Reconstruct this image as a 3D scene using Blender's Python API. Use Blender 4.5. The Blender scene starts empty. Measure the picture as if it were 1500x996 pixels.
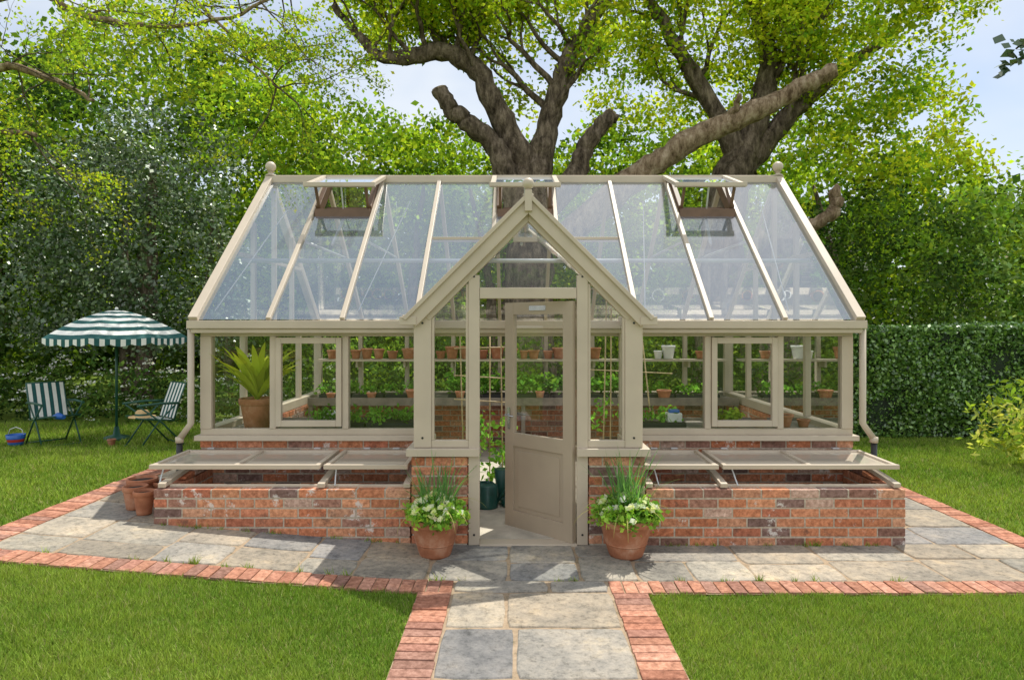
import bpy, math, random
import numpy as np
from mathutils import Vector, Matrix
random.seed(7); R=np.random.default_rng(11)
scene=bpy.context.scene
scene.view_settings.view_transform='Standard'
scene.view_settings.look='None'
scene.view_settings.exposure=0

# ------------------------------------------------------------------ materials
def newmat(name):
    m=bpy.data.materials.new(name); m.use_nodes=True
    nt=m.node_tree; nt.nodes.clear()
    out=nt.nodes.new('ShaderNodeOutputMaterial')
    return m,nt,out
def N(nt,t,**kw):
    n=nt.nodes.new(t)
    for k,v in kw.items(): setattr(n,k,v)
    return n
def noise(nt,scale,detail=3,rough=.55,coord='Object',vec=None):
    n=nt.nodes.new('ShaderNodeTexNoise'); n.inputs['Scale'].default_value=scale
    n.inputs['Detail'].default_value=detail; n.inputs['Roughness'].default_value=rough
    if vec is None:
        tc=nt.nodes.new('ShaderNodeTexCoord'); vec=tc.outputs[coord]
    nt.links.new(vec,n.inputs['Vector'])
    return n
def ramp(nt,src,stops):
    r=nt.nodes.new('ShaderNodeValToRGB')
    e=r.color_ramp.elements
    e[0].position=stops[0][0]; e[0].color=(*stops[0][1],1)
    e[1].position=stops[-1][0]; e[1].color=(*stops[-1][1],1)
    for p,c in stops[1:-1]:
        x=e.new(p); x.color=(*c,1)
    nt.links.new(src,r.inputs[0]); return r
def mix(nt,a,b,fac,mode='MIX'):
    m=nt.nodes.new('ShaderNodeMix'); m.data_type='RGBA'; m.blend_type=mode
    if isinstance(fac,float): m.inputs[0].default_value=fac
    else: nt.links.new(fac,m.inputs[0])
    for s,i in ((a,6),(b,7)):
        if isinstance(s,tuple): m.inputs[i].default_value=(*s,1)
        else: nt.links.new(s,m.inputs[i])
    return m.outputs[2]
def bump(nt,src,strength,dist=.01):
    b=nt.nodes.new('ShaderNodeBump'); b.inputs['Strength'].default_value=strength
    b.inputs['Distance'].default_value=dist; nt.links.new(src,b.inputs['Height']); return b
def pbr(nt,out,col,rough=.6,spec=.5,metal=0,bmp=None):
    p=nt.nodes.new('ShaderNodeBsdfPrincipled')
    if isinstance(col,tuple): p.inputs['Base Color'].default_value=(*col,1)
    else: nt.links.new(col,p.inputs['Base Color'])
    p.inputs['Roughness'].default_value=rough
    p.inputs['Specular IOR Level'].default_value=spec
    p.inputs['Metallic'].default_value=metal
    if bmp: nt.links.new(bmp.outputs[0],p.inputs['Normal'])
    nt.links.new(p.outputs[0],out.inputs[0]); return p
def simple(name,col,rough=.6,var=.25,scale=12,bstr=.15,metal=0,spec=.5):
    m,nt,out=newmat(name)
    n=noise(nt,scale,3)
    lo=tuple(c*(1-var) for c in col); hi=tuple(min(1,c*(1+var)) for c in col)
    r=ramp(nt,n.outputs[0],[(.3,lo),(.7,hi)])
    bm=None
    if bstr>.1: bm=bump(nt,noise(nt,scale*8,2).outputs[0],bstr,.004)
    pbr(nt,out,r.outputs[0],rough,spec,metal,bm)
    return m
def attr(nt):
    a=nt.nodes.new('ShaderNodeAttribute'); a.attribute_name='Col'; return a.outputs['Color']
def leafmat(name,trans=.5,gloss=0,rough=.4,tint=(1.25,1.3,.6)):
    m,nt,out=newmat(name)
    c=attr(nt)
    p=nt.nodes.new('ShaderNodeBsdfDiffuse'); nt.links.new(c,p.inputs[0])
    t=nt.nodes.new('ShaderNodeBsdfTranslucent')
    nt.links.new(mix(nt,c,tint,1.0,'MULTIPLY'),t.inputs[0])
    ms=nt.nodes.new('ShaderNodeMixShader'); ms.inputs[0].default_value=trans
    nt.links.new(p.outputs[0],ms.inputs[1]); nt.links.new(t.outputs[0],ms.inputs[2])
    o=ms.outputs[0]
    if gloss:
        g=nt.nodes.new('ShaderNodeBsdfGlossy'); g.inputs[0].default_value=(.9,.95,.9,1); g.inputs['Roughness'].default_value=rough
        m2=nt.nodes.new('ShaderNodeMixShader'); m2.inputs[0].default_value=gloss
        nt.links.new(o,m2.inputs[1]); nt.links.new(g.outputs[0],m2.inputs[2]); o=m2.outputs[0]
    nt.links.new(o,out.inputs[0]); return m
def glassmat(name,refl,diffuse_mix,dcol=(.75,.85,.95),fres=.8):
    m,nt,out=newmat(name)
    tr=N(nt,'ShaderNodeBsdfTransparent'); tr.inputs[0].default_value=(.95,.97,.96,1)
    gl=N(nt,'ShaderNodeBsdfGlossy'); gl.inputs[0].default_value=(1,1,1,1); gl.inputs['Roughness'].default_value=.02
    fr=N(nt,'ShaderNodeLayerWeight'); fr.inputs[0].default_value=.25
    ma=N(nt,'ShaderNodeMath',operation='MULTIPLY_ADD'); ma.inputs[1].default_value=fres; ma.inputs[2].default_value=refl
    nt.links.new(fr.outputs['Fresnel'],ma.inputs[0])
    ma.use_clamp=True
    m1=N(nt,'ShaderNodeMixShader'); nt.links.new(ma.outputs[0],m1.inputs[0])
    nt.links.new(tr.outputs[0],m1.inputs[1]); nt.links.new(gl.outputs[0],m1.inputs[2])
    o=m1.outputs[0]
    if diffuse_mix:
        df=N(nt,'ShaderNodeBsdfDiffuse'); df.inputs[0].default_value=(*dcol,1)
        m2=N(nt,'ShaderNodeMixShader'); m2.inputs[0].default_value=diffuse_mix
        nt.links.new(o,m2.inputs[1]); nt.links.new(df.outputs[0],m2.inputs[2]); o=m2.outputs[0]
    nt.links.new(o,out.inputs[0]); return m

M={}
M['frame']=simple('painted_timber_beige',(.53,.45,.35),.45,.07,3,.08)
M['frame2']=simple('painted_timber_beige_shaded',(.42,.34,.25),.4,.06,3,.08)  # frame paint darkened for the door, its shade put into the colour
M['timber']=simple('brown_timber',(.16,.09,.055),.5,.2,8,.1)
M['bench']=simple('grey_slat_timber',(.2,.17,.14),.7,.3,8,.1)
M['metal']=simple('galvanised',(.55,.57,.58),.35,.1,8,.02,metal=.4)
M['white']=simple('white_plastic',(.8,.8,.78),.4,.04,8,.02)
M['black']=simple('black_pipe',(.02,.02,.02),.4,.2,8,.02)
M['green_m']=simple('green_tube',(.02,.09,.06),.35,.2,8,.02)
M['stripe_g']=simple('green_canvas',(.015,.10,.095),.8,.15,20,.1)
M['stripe_w']=simple('white_canvas',(.85,.85,.80),.8,.04,20,.1)
M['straw']=simple('straw',(.6,.42,.2),.8,.2,60,.3)
M['blue']=simple('blue_plastic',(.03,.14,.5),.35,.1,8,.02)
M['red']=simple('red_plastic',(.6,.05,.04),.35,.1,8,.02)
M['soil']=simple('soil',(.04,.028,.02),.95,.5,30,.8)
M['bamboo']=simple('bamboo',(.6,.45,.25),.5,.25,20,.1)
M['teal']=simple('dark_teal',(.015,.09,.075),.35,.2,8,.02)
M['brass']=simple('steel_handle',(.5,.5,.5),.25,.1,8,.02,metal=.9)
M['concrete']=simple('pale_floor',(.5,.45,.37),.85,.25,5,.3)
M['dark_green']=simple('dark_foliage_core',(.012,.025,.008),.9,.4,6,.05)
M['glass_roof']=glassmat('glass_roof',.24,.12,(.42,.58,.74))  # pale blue diffuse layer paints the sky's reflection onto the roof panes
M['glass']=glassmat('glass_wall',.025,0)
M['glass_lid']=glassmat('glass_lid',.12,.60,(.52,.46,.37))  # mostly opaque beige diffuse layer on the panes
M['leaf']=leafmat('leaf',.42)
M['leaf_far']=leafmat('leaf_low_translucency',.22)  # same leaf with less translucency
M['leaf_gloss']=leafmat('leaf_glossy',.12,.10)
M['grass']=leafmat('grass_blades',.28,0,.4,(1.2,1.2,.55))

def terracotta():
    m,nt,out=newmat('terracotta')
    n=noise(nt,9,5,.6); r=ramp(nt,n.outputs[0],[(.25,(.27,.10,.05)),(.5,(.42,.17,.09)),(.68,(.52,.28,.18)),(.82,(.6,.45,.36))])
    n2=noise(nt,60,2); pbr(nt,out,r.outputs[0],.8,.3,0,bump(nt,n2.outputs[0],.2,.003)); return m
M['terra']=terracotta()
def brickmat(name,eff=.6,amt=.75,dark=.33):
    m,nt,out=newmat(name)
    c=attr(nt); n=noise(nt,30,4,.68)
    r=ramp(nt,n.outputs[0],[(.27,(.5,.45,.42)),(.52,(1.02,1.0,.98)),(.75,(1.5,1.6,1.65))])
    col=mix(nt,c,r.outputs[0],1.0,'MULTIPLY')
    n3=noise(nt,5.5,7,.80); e=ramp(nt,n3.outputs[0],[(eff,(0,0,0)),(eff+.05,(amt,)*3)])
    col=mix(nt,col,(.72,.68,.63),e.outputs[0])
    e2=ramp(nt,n3.outputs[0],[(dark,(.6,.6,.6)),(dark+.08,(0,0,0))])
    col=mix(nt,col,(.11,.07,.055),e2.outputs[0])
    pbr(nt,out,col,.9,.2,0,bump(nt,n.outputs[0],.7,.007)); return m
M['brick']=brickmat('brick_red',.585,.8,.35)
M['edge']=brickmat('brick_edging',.66,.35,.33)
def mortar():
    m,nt,out=newmat('mortar'); n=noise(nt,40,3); r=ramp(nt,n.outputs[0],[(.3,(.36,.30,.23)),(.7,(.58,.51,.41))])
    pbr(nt,out,r.outputs[0],.95,.1,0,bump(nt,n.outputs[0],.4,.004)); return m
M['mortar']=mortar()
def joint():
    m,nt,out=newmat('sandy_joint'); n=noise(nt,12,6,.75)
    r=ramp(nt,n.outputs[0],[(.3,(.09,.10,.05)),(.45,(.32,.24,.16)),(.8,(.48,.37,.26))])
    pbr(nt,out,r.outputs[0],.95,.1,0,bump(nt,n.outputs[0],.5,.006)); return m
M['joint']=joint()
def stone():
    m,nt,out=newmat('york_stone')
    c=attr(nt); n=noise(nt,1.6,8,.76); n2=noise(nt,24,5,.78)
    r=ramp(nt,n.outputs[0],[(.32,(.46,.47,.49)),(.45,(.78,.78,.77)),(.56,(1.02,.98,.92)),(.68,(1.42,1.27,1.04))])
    col=mix(nt,c,r.outputs[0],1.0,'MULTIPLY')
    r2=ramp(nt,n2.outputs[0],[(.28,(.42,.42,.41)),(.48,(.96,.96,.96)),(.72,(1.28,1.26,1.24))])
    col=mix(nt,col,r2.outputs[0],1.0,'MULTIPLY')
    pbr(nt,out,col,.9,.2,0,bump(nt,n2.outputs[0],.6,.009)); return m
M['stone']=stone()
def lawnm():
    m,nt,out=newmat('lawn_ground'); n=noise(nt,1.3,5,.7); n2=noise(nt,45,3,.7)
    r=ramp(nt,n.outputs[0],[(.3,(.11,.18,.025)),(.7,(.19,.26,.045))])
    r2=ramp(nt,n2.outputs[0],[(.3,(.45,.45,.4)),(.7,(1.2,1.2,1.1))])
    pbr(nt,out,mix(nt,r.outputs[0],r2.outputs[0],1.0,'MULTIPLY'),.9,.1,0,bump(nt,n2.outputs[0],.5,.02)); return m
M['lawn']=lawnm()
def bark(name,a,b,c):
    m,nt,out=newmat(name)
    tc=nt.nodes.new('ShaderNodeTexCoord'); mp=nt.nodes.new('ShaderNodeMapping'); mp.inputs['Scale'].default_value=(1,1,.35)
    nt.links.new(tc.outputs['Object'],mp.inputs[0])
    n=noise(nt,8,6,.75,vec=mp.outputs[0]); r=ramp(nt,n.outputs[0],[(.34,a),(.5,b),(.66,c)])
    pbr(nt,out,r.outputs[0],.95,.1,0,bump(nt,n.outputs[0],1.0,.12)); return m
M['bark']=bark('oak_bark',(.04,.03,.022),(.17,.13,.095),(.38,.30,.23))
M['bark_l']=bark('weathered_wood',(.11,.07,.04),(.36,.26,.17),(.62,.49,.36))

# ------------------------------------------------------------------ mesh builder
class MB:
    def __init__(s): s.v=[];s.f=[];s.m=[];s.c=[];s.sm=[]
    def add(s,vs,fs,mi=0,col=(1,1,1),sm=False):
        o=len(s.v); s.v+= [tuple(v) for v in vs]
        for f in fs: s.f.append(tuple(o+i for i in f)); s.m.append(mi); s.c.append(col); s.sm.append(sm)
    def box(s,x0,x1,y0,y1,z0,z1,mi=0,col=(1,1,1)):
        vs=[(x,y,z) for z in (z0,z1) for y in (y0,y1) for x in (x0,x1)]
        s.add(vs,[(0,2,3,1),(4,5,7,6),(0,1,5,4),(2,6,7,3),(0,4,6,2),(1,3,7,5)],mi,col)
    def beam(s,p0,p1,w,h,up=(0,0,1),mi=0,col=(1,1,1)):
        p0=Vector(p0);p1=Vector(p1);d=(p1-p0).normalized();u=Vector(up)
        a=d.cross(u).normalized(); b=a.cross(d).normalized()
        vs=[]
        for p in (p0,p1):
            for sa,sb in ((-1,-1),(1,-1),(1,1),(-1,1)): vs.append(p+a*sa*w/2+b*sb*h/2)
        s.add(vs,[(3,2,1,0),(4,5,6,7),(0,1,5,4),(1,2,6,5),(2,3,7,6),(3,0,4,7)],mi,col)
    def tube(s,pts,rad,seg=8,mi=0,col=(1,1,1),cap=True,jit=0):
        pts=[Vector(p) for p in pts]; n=len(pts)
        if not hasattr(rad,'__len__'): rad=[rad]*n
        o=len(s.v); ref=None
        for i,p in enumerate(pts):
            d=(pts[min(i+1,n-1)]-pts[max(i-1,0)]).normalized()
            if ref is None:
                ref=Vector((0,0,1)) if abs(d.z)<.9 else Vector((1,0,0)); a=d.cross(ref).normalized()
            else: a=(a-d*a.dot(d)).normalized()
            b=d.cross(a)
            for k in range(seg):
                t=2*math.pi*k/seg; r=rad[i]*(1+(random.uniform(-jit,jit) if jit else 0))
                s.v.append(tuple(p+a*math.cos(t)*r+b*math.sin(t)*r))
        for i in range(n-1):
            for k in range(seg):
                k2=(k+1)%seg
                s.f.append((o+i*seg+k,o+i*seg+k2,o+(i+1)*seg+k2,o+(i+1)*seg+k)); s.m.append(mi); s.c.append(col); s.sm.append(True)
        if cap:
            for ring,fl in ((0,True),(n-1,False)):
                f=[o+ring*seg+k for k in range(seg)]
                if fl: f=f[::-1]
                s.f.append(tuple(f)); s.m.append(mi); s.c.append(col); s.sm.append(False)
    def lathe(s,c,prof,seg=20,mi=0,col=(1,1,1)):
        o=len(s.v)
        for r,z in prof:
            for k in range(seg):
                t=2*math.pi*k/seg; s.v.append((c[0]+r*math.cos(t),c[1]+r*math.sin(t),c[2]+z))
        for i in range(len(prof)-1):
            for k in range(seg):
                k2=(k+1)%seg
                s.f.append((o+i*seg+k,o+i*seg+k2,o+(i+1)*seg+k2,o+(i+1)*seg+k)); s.m.append(mi); s.c.append(col); s.sm.append(True)
    def ball(s,c,r,mi=0,seg=16,sz=1):
        s.lathe(c,[(max(1e-4,r*math.sin(math.pi*i/10)),-r*sz*math.cos(math.pi*i/10)) for i in range(11)],seg,mi)
    def build(s,name,mats,parent=None,bevel=0,xf=None):
        me=bpy.data.meshes.new(name)
        vs=s.v if xf is None else [tuple(xf@Vector(v)) for v in s.v]
        me.from_pydata(vs,[],s.f); 
        me.polygons.foreach_set('material_index',s.m)
        me.polygons.foreach_set('use_smooth',s.sm)
        ca=me.color_attributes.new('Col','FLOAT_COLOR','CORNER')
        cnt=np.array([len(f) for f in s.f]); cc=np.ones((cnt.sum(),4),dtype=np.float32)
        cc[:,:3]=np.repeat(np.array(s.c,dtype=np.float32),cnt,axis=0); ca.data.foreach_set('color',cc.ravel())
        for m in mats: me.materials.append(M[m])
        me.update()
        ob=bpy.data.objects.new(name,me); scene.collection.objects.link(ob)
        if parent: ob.parent=parent
        if bevel:
            b=ob.modifiers.new('bevel','BEVEL'); b.width=bevel; b.segments=2; b.limit_method='ANGLE'
        return ob
def empty(name,loc=(0,0,0)):
    e=bpy.data.objects.new(name,None); scene.collection.objects.link(e); e.empty_display_size=.2; return e

def npmesh(name,verts,k,cols,mat,parent=None,extra=None):
    F=len(verts)//k
    me=bpy.data.meshes.new(name)
    me.vertices.add(F*k); me.vertices.foreach_set('co',verts.astype(np.float32).ravel())
    me.loops.add(F*k); me.loops.foreach_set('vertex_index',np.arange(F*k,dtype=np.int32))
    me.polygons.add(F); me.polygons.foreach_set('loop_start',np.arange(0,F*k,k,dtype=np.int32))
    try: me.polygons.foreach_set('loop_total',np.full(F,k,dtype=np.int32))
    except Exception: pass
    me.update(calc_edges=True)
    ca=me.color_attributes.new('Col','FLOAT_COLOR','CORNER')
    cc=np.ones((F*k,4),dtype=np.float32); cc[:,:3]=np.repeat(cols,k,axis=0); ca.data.foreach_set('color',cc.ravel())
    me.materials.append(M[mat])
    ob=bpy.data.objects.new(name,me); scene.collection.objects.link(ob)
    if parent: ob.parent=parent
    return ob

def unit(v): return v/np.maximum(1e-9,np.linalg.norm(v,axis=1,keepdims=True))
def leafquads(P,size,aspect=.55,upb=.5,droop=0):
    n=len(P); nrm=R.normal(size=(n,3)); nrm[:,2]+=upb; nrm=unit(nrm)
    t=R.normal(size=(n,3)); t[:,2]-=droop; a=unit(np.cross(nrm,t)); b=np.cross(nrm,a)
    s=(size*R.uniform(.6,1.35,n))[:,None]
    a=a*s*.5; b=b*s*.5*aspect
    V=np.stack([P-a,P-a*.1+b,P+a,P-a*.1-b],axis=1)
    return V.reshape(-1,3)
def clumps(blobs,dens,sig=0,nleaf=0,surf=.5):
    C=[]
    for b in blobs:
        x,y,z,rx,ry,rz=b[:6]; dm=b[6] if len(b)>6 else 1
        n=max(3,int(dens*dm*(rx*ry*rz)**(2/3)))
        d=unit(R.normal(size=(n,3))); r=R.uniform(0,1,n)**(1/(3+surf*6))
        C.append(np.array([x,y,z])+d*r[:,None]*np.array([rx,ry,rz]))
    return np.concatenate(C)
def leaves_from(C,sig,nleaf,size,pal,flat=.6,upb=.6,aspect=.65,var=.22,cvar=.42):
    n=len(C); 
    P=np.repeat(C,nleaf,axis=0)+R.normal(size=(n*nleaf,3))*np.array([sig,sig,sig*flat])
    pal=np.array(pal); ci=R.integers(0,len(pal),n); cb=R.uniform(1-cvar,1+cvar,n)
    col=np.repeat(pal[ci]*cb[:,None],nleaf,axis=0)*R.uniform(1-var,1+var,(n*nleaf,1))
    col[:,0]*=R.uniform(.85,1.18,n*nleaf)
    return leafquads(P,size,aspect,upb),np.minimum(col,.85).astype(np.float32)
def foliage(name,parts,mat='leaf',parent=None):
    V=np.concatenate([p[0] for p in parts]); C=np.concatenate([p[1] for p in parts])
    return npmesh(name,V,4,C,mat,parent)

# ------------------------------------------------------------------ terrain
def sp(t): return np.logaddexp(0,t*5)/5
def H(x,y):
    x=np.asarray(x,float); y=np.asarray(y,float)
    s=.079*(sp(-.7-x)-sp(-4.1-x))
    t=np.clip((y-6.8)/3.0,0,1); t=t*t*(3-2*t)
    return s*(1-.9*t)
def h(x,y): return float(H(x,y))
def sheet(name,xs,ys,off,mat):
    X,Y=np.meshgrid(xs,ys); Z=H(X,Y)+off
    nx=len(xs); ny=len(ys)
    vs=np.stack([X,Y,Z],-1).reshape(-1,3)
    fs=[(j*nx+i,j*nx+i+1,(j+1)*nx+i+1,(j+1)*nx+i) for j in range(ny-1) for i in range(nx-1)]
    me=bpy.data.meshes.new(name); me.from_pydata(vs.tolist(),[],fs); me.materials.append(M[mat])
    ob=bpy.data.objects.new(name,me); scene.collection.objects.link(ob); return ob
far=[60,100,180,400]
xs=[-v for v in far[::-1]]+[-40,-30,-22,-16]+list(np.arange(-12,12.01,.3))+[16,22,30,40]+far
ys=[-v for v in far[::-1]]+[-40,-20,-10]+list(np.arange(-5,16.01,.3))+[20,26,34,45]+far
ground=sheet('lawn',xs,ys,0,'lawn')

PX0,PX1=-3.55,3.88; PY0,PY1=4.45,10.1
pav=empty('stone_patio')
s=sheet('patio_bed',np.arange(PX0-.21,PX1+.15,.26).tolist()+[PX1+.21],np.arange(4.245,PY1+.2,.26),.012,'joint'); s.parent=pav
pathE=empty('stone_path')
s=sheet('path_bed',[-.625,-.4,-.1,.2,.5,.838],[-3]+np.arange(-1,4.2,.3).tolist()+[4.243],.012,'joint'); s.parent=pathE
def split(x0,x1,y0,y1,out,mx,my,mn=.28):
    w=x1-x0;d=y1-y0
    if w>mx*random.uniform(.75,1.1) and w>d*.7 and w>2*mn:
        c=x0+w*random.uniform(.36,.64); split(x0,c,y0,y1,out,mx,my,mn); split(c,x1,y0,y1,out,mx,my,mn)
    elif d>my*random.uniform(.75,1.1) and d>2*mn:
        c=y0+d*random.uniform(.36,.64); split(x0,x1,y0,c,out,mx,my,mn); split(x0,x1,c,y1,out,mx,my,mn)
    elif w>mx*1.2:
        c=x0+w*.5; split(x0,c,y0,y1,out,mx,my,mn); split(c,x1,y0,y1,out,mx,my,mn)
    else: out.append((x0,x1,y0,y1))
SC=[(.33,.31,.275),(.36,.335,.285),(.39,.345,.28),(.29,.285,.275),(.40,.35,.28),(.34,.32,.285),(.28,.275,.27),(.36,.32,.26)]
def slabmesh(rects,name,parent):
    mb=MB()
    for x0,x1,y0,y1 in rects:
        g=random.uniform(.005,.012); dz=random.uniform(.007,.013); c=random.choice(SC); k=random.uniform(.80,1.12)
        c=tuple(v*k for v in c)
        cx=(x0+x1)/2;cy=(y0+y1)/2
        cs=[(x0+g,y0+g),(x1-g,y0+g),(x1-g,y1-g),(x0+g,y1-g)]
        a=[]
        for i in range(4):
            p=cs[i];q=cs[(i+1)%4]; L=math.hypot(q[0]-p[0],q[1]-p[1]); n=max(2,int(L/.08))
            for j in range(n):
                t=j/n; jx=random.uniform(-.005,.005); jy=random.uniform(-.005,.005)
                if j==0:
                    jx=(.010 if p[0]<cx else -.010)*random.uniform(.2,1.6); jy=(.010 if p[1]<cy else -.010)*random.uniform(.2,1.6)
                a.append((p[0]+(q[0]-p[0])*t+jx,p[1]+(q[1]-p[1])*t+jy))
        m=len(a)
        def ins(p,q):
            L=math.hypot(p[0]-cx,p[1]-cy); return (p[0]-(p[0]-cx)/L*q,p[1]-(p[1]-cy)/L*q)
        vs=[(x,y,h(x,y)+.004) for x,y in a]+[(x,y,h(x,y)+.008+dz*.6) for x,y in a]
        b=[ins(p,.008) for p in a]; vs+=[(x,y,h(x,y)+.010+dz) for x,y in b]
        fs=[tuple(range(2*m,3*m))]
        for i in range(m):
            j=(i+1)%m; fs+=[(i,j,m+j,m+i),(m+i,m+j,2*m+j,2*m+i)]
        mb.add(vs,fs,0,c)
    return mb.build(name,['stone'],parent)
rects=[]
y=PY0
while y<PY1-.1:
    d=random.choice([.45,.6,.75,.52]); d=min(d,PY1-y)
    row=[]
    split(PX0,PX1,y,y+d,row,.95,.7); rects+=row; y+=d
slabmesh(rects,'patio_slabs',pav)
rects=[];y=-2.9
while y<4.45:
    d=min(random.choice([.42,.55,.33,.62,.5]),4.45-y)
    if 4.45-y-d<.15: d=4.45-y
    if random.random()<.25: rects.append((-.41,.61,y,y+d))
    else:
        c=random.uniform(-.12,.35); rects.append((-.41,c,y,y+d)); rects.append((c,.61,y,y+d))
    y+=d
slabmesh(rects,'path_slabs',pathE)
EC=[(.42,.20,.13),(.47,.235,.155),(.38,.17,.11),(.48,.25,.175),(.34,.17,.125),(.44,.21,.14),(.30,.165,.125)]
def edging(x0,x1,y0,y1,axis,name,parent):
    mb=MB(); L=(x1-x0) if axis=='x' else (y1-y0); n=int(round(L/.086)); st=L/n
    for i in range(n):
        g=.0035; k=random.uniform(.78,1.1); c=tuple(v*k for v in random.choice(EC)); j=random.uniform(-.004,.004)
        if axis=='x': bx=(x0+i*st+g,x0+(i+1)*st-g,y0+g+j,y1-g+j)
        else: bx=(x0+g+j,x1-g+j,y0+i*st+g,y0+(i+1)*st-g)
        z=random.uniform(.019,.025)
        ps=[(bx[0],bx[2]),(bx[1],bx[2]),(bx[1],bx[3]),(bx[0],bx[3])]
        ps=[(a+random.uniform(-.002,.002),b+random.uniform(-.003,.003)) for a,b in ps]
        vs=[(a,b,h(a,b)+.002) for a,b in ps]+[(a,b,h(a,b)+z+random.uniform(-.001,.001)) for a,b in ps]
        mb.add(vs,[(4,5,6,7),(0,1,5,4),(1,2,6,5),(2,3,7,6),(3,0,4,7)],0,c)
    mb.build(name,['edge'],parent,bevel=.004)
edging(PX0-.21,-.41,4.245,4.445,'x','front_edging_a',pav)
edging(.61,PX1+.21,4.245,4.445,'x','front_edging_b',pav)
edging(PX0-.21,PX0,4.445,PY1,'y','side_edging_a',pav)
edging(PX1,PX1+.21,4.445,PY1,'y','side_edging_b',pav)
edging(-.625,-.41,-2.9,4.243,'y','path_edging_a',pathE)
edging(.61,.838,-2.9,4.243,'y','path_edging_b',pathE)

def gblades(x,y,hh,w,z0=0):
    n=len(x); z=H(x,y)+z0
    a=R.uniform(0,2*math.pi,n); tuft=.5+.5*np.sin(x*13+np.sin(y*11)*2)*np.sin(y*12+np.sin(x*7)*2)
    ht=hh*R.uniform(.4,1.15,n)*(.75+.6*tuft); lean=ht*R.uniform(.1,1.0,n); la=R.uniform(0,2*math.pi,n)
    px=np.cos(a)*w/2; py=np.sin(a)*w/2
    p=np.zeros((n,3,3))
    p[:,0]=np.stack([x-px,y-py,z-.002],1); p[:,1]=np.stack([x+px,y+py,z-.002],1)
    p[:,2]=np.stack([x+np.cos(la)*lean,y+np.sin(la)*lean,z+ht],1)
    patch=.5+.25*np.sin(x*2.1+1.3*np.sin(y*1.7))+.25*np.sin(y*3.3+2*np.sin(x*1.1))
    patch=np.clip(.6*patch+.4*tuft+R.normal(size=n)*.18,0,1)[:,None]
    base=np.array([.15,.28,.04])[None]*(1-patch)+np.array([.34,.44,.08])[None]*patch
    c=base*R.uniform(.5,1.4,(n,1)); dry=R.uniform(0,1,n)<.08; c[dry]=np.array([.48,.44,.21])*R.uniform(.6,1.1,(dry.sum(),1))
    return p.reshape(-1,3),c.astype(np.float32)
def blades(regs):
    V=[];C=[]
    for x0,x1,y0,y1,dens,hh,w in regs:
        n=int((x1-x0)*(y1-y0)*dens)
        v,c=gblades(R.uniform(x0,x1,n),R.uniform(y0,y1,n),hh,w); V.append(v);C.append(c)
    return npmesh('lawn_grass',np.concatenate(V),3,np.concatenate(C),'grass',ground)
blades([(-3.9,-.632,2.5,4.238,20000,.036,.0052),(.846,4.2,2.5,4.238,20000,.036,.0052),
        (-6.5,-3.77,3.6,7.5,5000,.045,.010),(-12,-3.77,7.5,11.5,1800,.055,.015),(-9,-6.5,5,7.5,1800,.055,.015),
        (4.10,7,4.4,10.2,3500,.045,.011),(7,9.5,7,10.2,1800,.055,.015)])
wx=[];wy=[]
for k in range(60):
    side=random.random()
    if side<.6:
        x=random.choice([random.uniform(-2.8,-.85),random.uniform(1.05,3.0)]); yy=5.155
    else:
        x=random.uniform(-3.5,3.8); yy=4.452
    m=random.randint(5,16); wx+=list(np.random.default_rng(k).normal(x,.018,m)); wy+=list(np.random.default_rng(k+99).normal(yy,.006,m))
v,c=gblades(np.array(wx),np.array(wy),.045,.006,.015); npmesh('paving_weeds',v,3,c,'grass')

# ------------------------------------------------------------------ brick helper
BC=[(.54,.22,.115),(.50,.185,.095),(.58,.27,.15),(.46,.17,.10),(.53,.23,.135),(.28,.15,.115),(.60,.32,.20),(.50,.20,.115),(.38,.20,.145),(.56,.28,.17),(.54,.24,.135),(.52,.21,.11),(.22,.14,.12),(.50,.34,.27)]
def bwall(mb,p0,p1,z0,z1,th,first=0,course=.075):
    p0=Vector((*p0,0));p1=Vector((*p1,0)); L=(p1-p0).length; d=(p1-p0)/L; nrm=Vector((-d.y,d.x,0))
    mid=lambda a,z: (p0+d*a)+Vector((0,0,z))
    mb.beam(mid(.006,(z0+z1-.008)/2),mid(L-.006,(z0+z1-.008)/2),th-.008,(z1-z0-.008),mi=1)
    nc=int(round((z1-z0)/course)); ch=(z1-z0)/nc
    for c in range(nc):
        off=((c+first)%2)*.1125; x=-off; zz=z0+c*ch
        while x<L-.01:
            a=max(0,x); b=min(L,x+.214)
            if b-a>.03:
                k=random.uniform(.82,1.15); col=tuple(v*k for v in random.choice(BC)); e=random.uniform(-.0025,.0025)
                q=Vector((0,0,zz+ch/2+random.uniform(-.001,.001)))
                mb.beam(p0+d*a+q+nrm*e,p0+d*b+q+nrm*e*random.uniform(-1,1),th,ch-.012,mi=0,col=col)
            x+=.225

# ------------------------------------------------------------------ greenhouse
XC=.094; YF=5.95; YB=9.39; YM=7.67; W=2.916; RZ=3.385; EZ=1.78; YE=5.88
slope=(RZ-EZ)/(YM-YE)
def rz(y): return EZ+(y-YE)*slope
GH=empty('greenhouse')
bays=[XC+(-4.5+i)*.648 for i in range(10)]
mb=MB()
bwall(mb,(XC-W,YF+.06),(XC-.86,YF+.06),-.05,.70,.11)
bwall(mb,(XC+.86,YF+.06),(XC+W,YF+.06),-.05,.70,.11)
bwall(mb,(XC-W+.055,YF+.12),(XC-W+.055,YB-.12),-.05,.70,.11)
bwall(mb,(XC+W-.055,YF+.12),(XC+W-.055,YB-.12),-.05,.70,.11)
bwall(mb,(XC-W,YB-.06),(XC+W,YB-.06),-.05,.70,.11)
mb.build('brick_base',['brick','mortar'],GH,bevel=.004)
mb=MB()
YP=5.17
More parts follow.
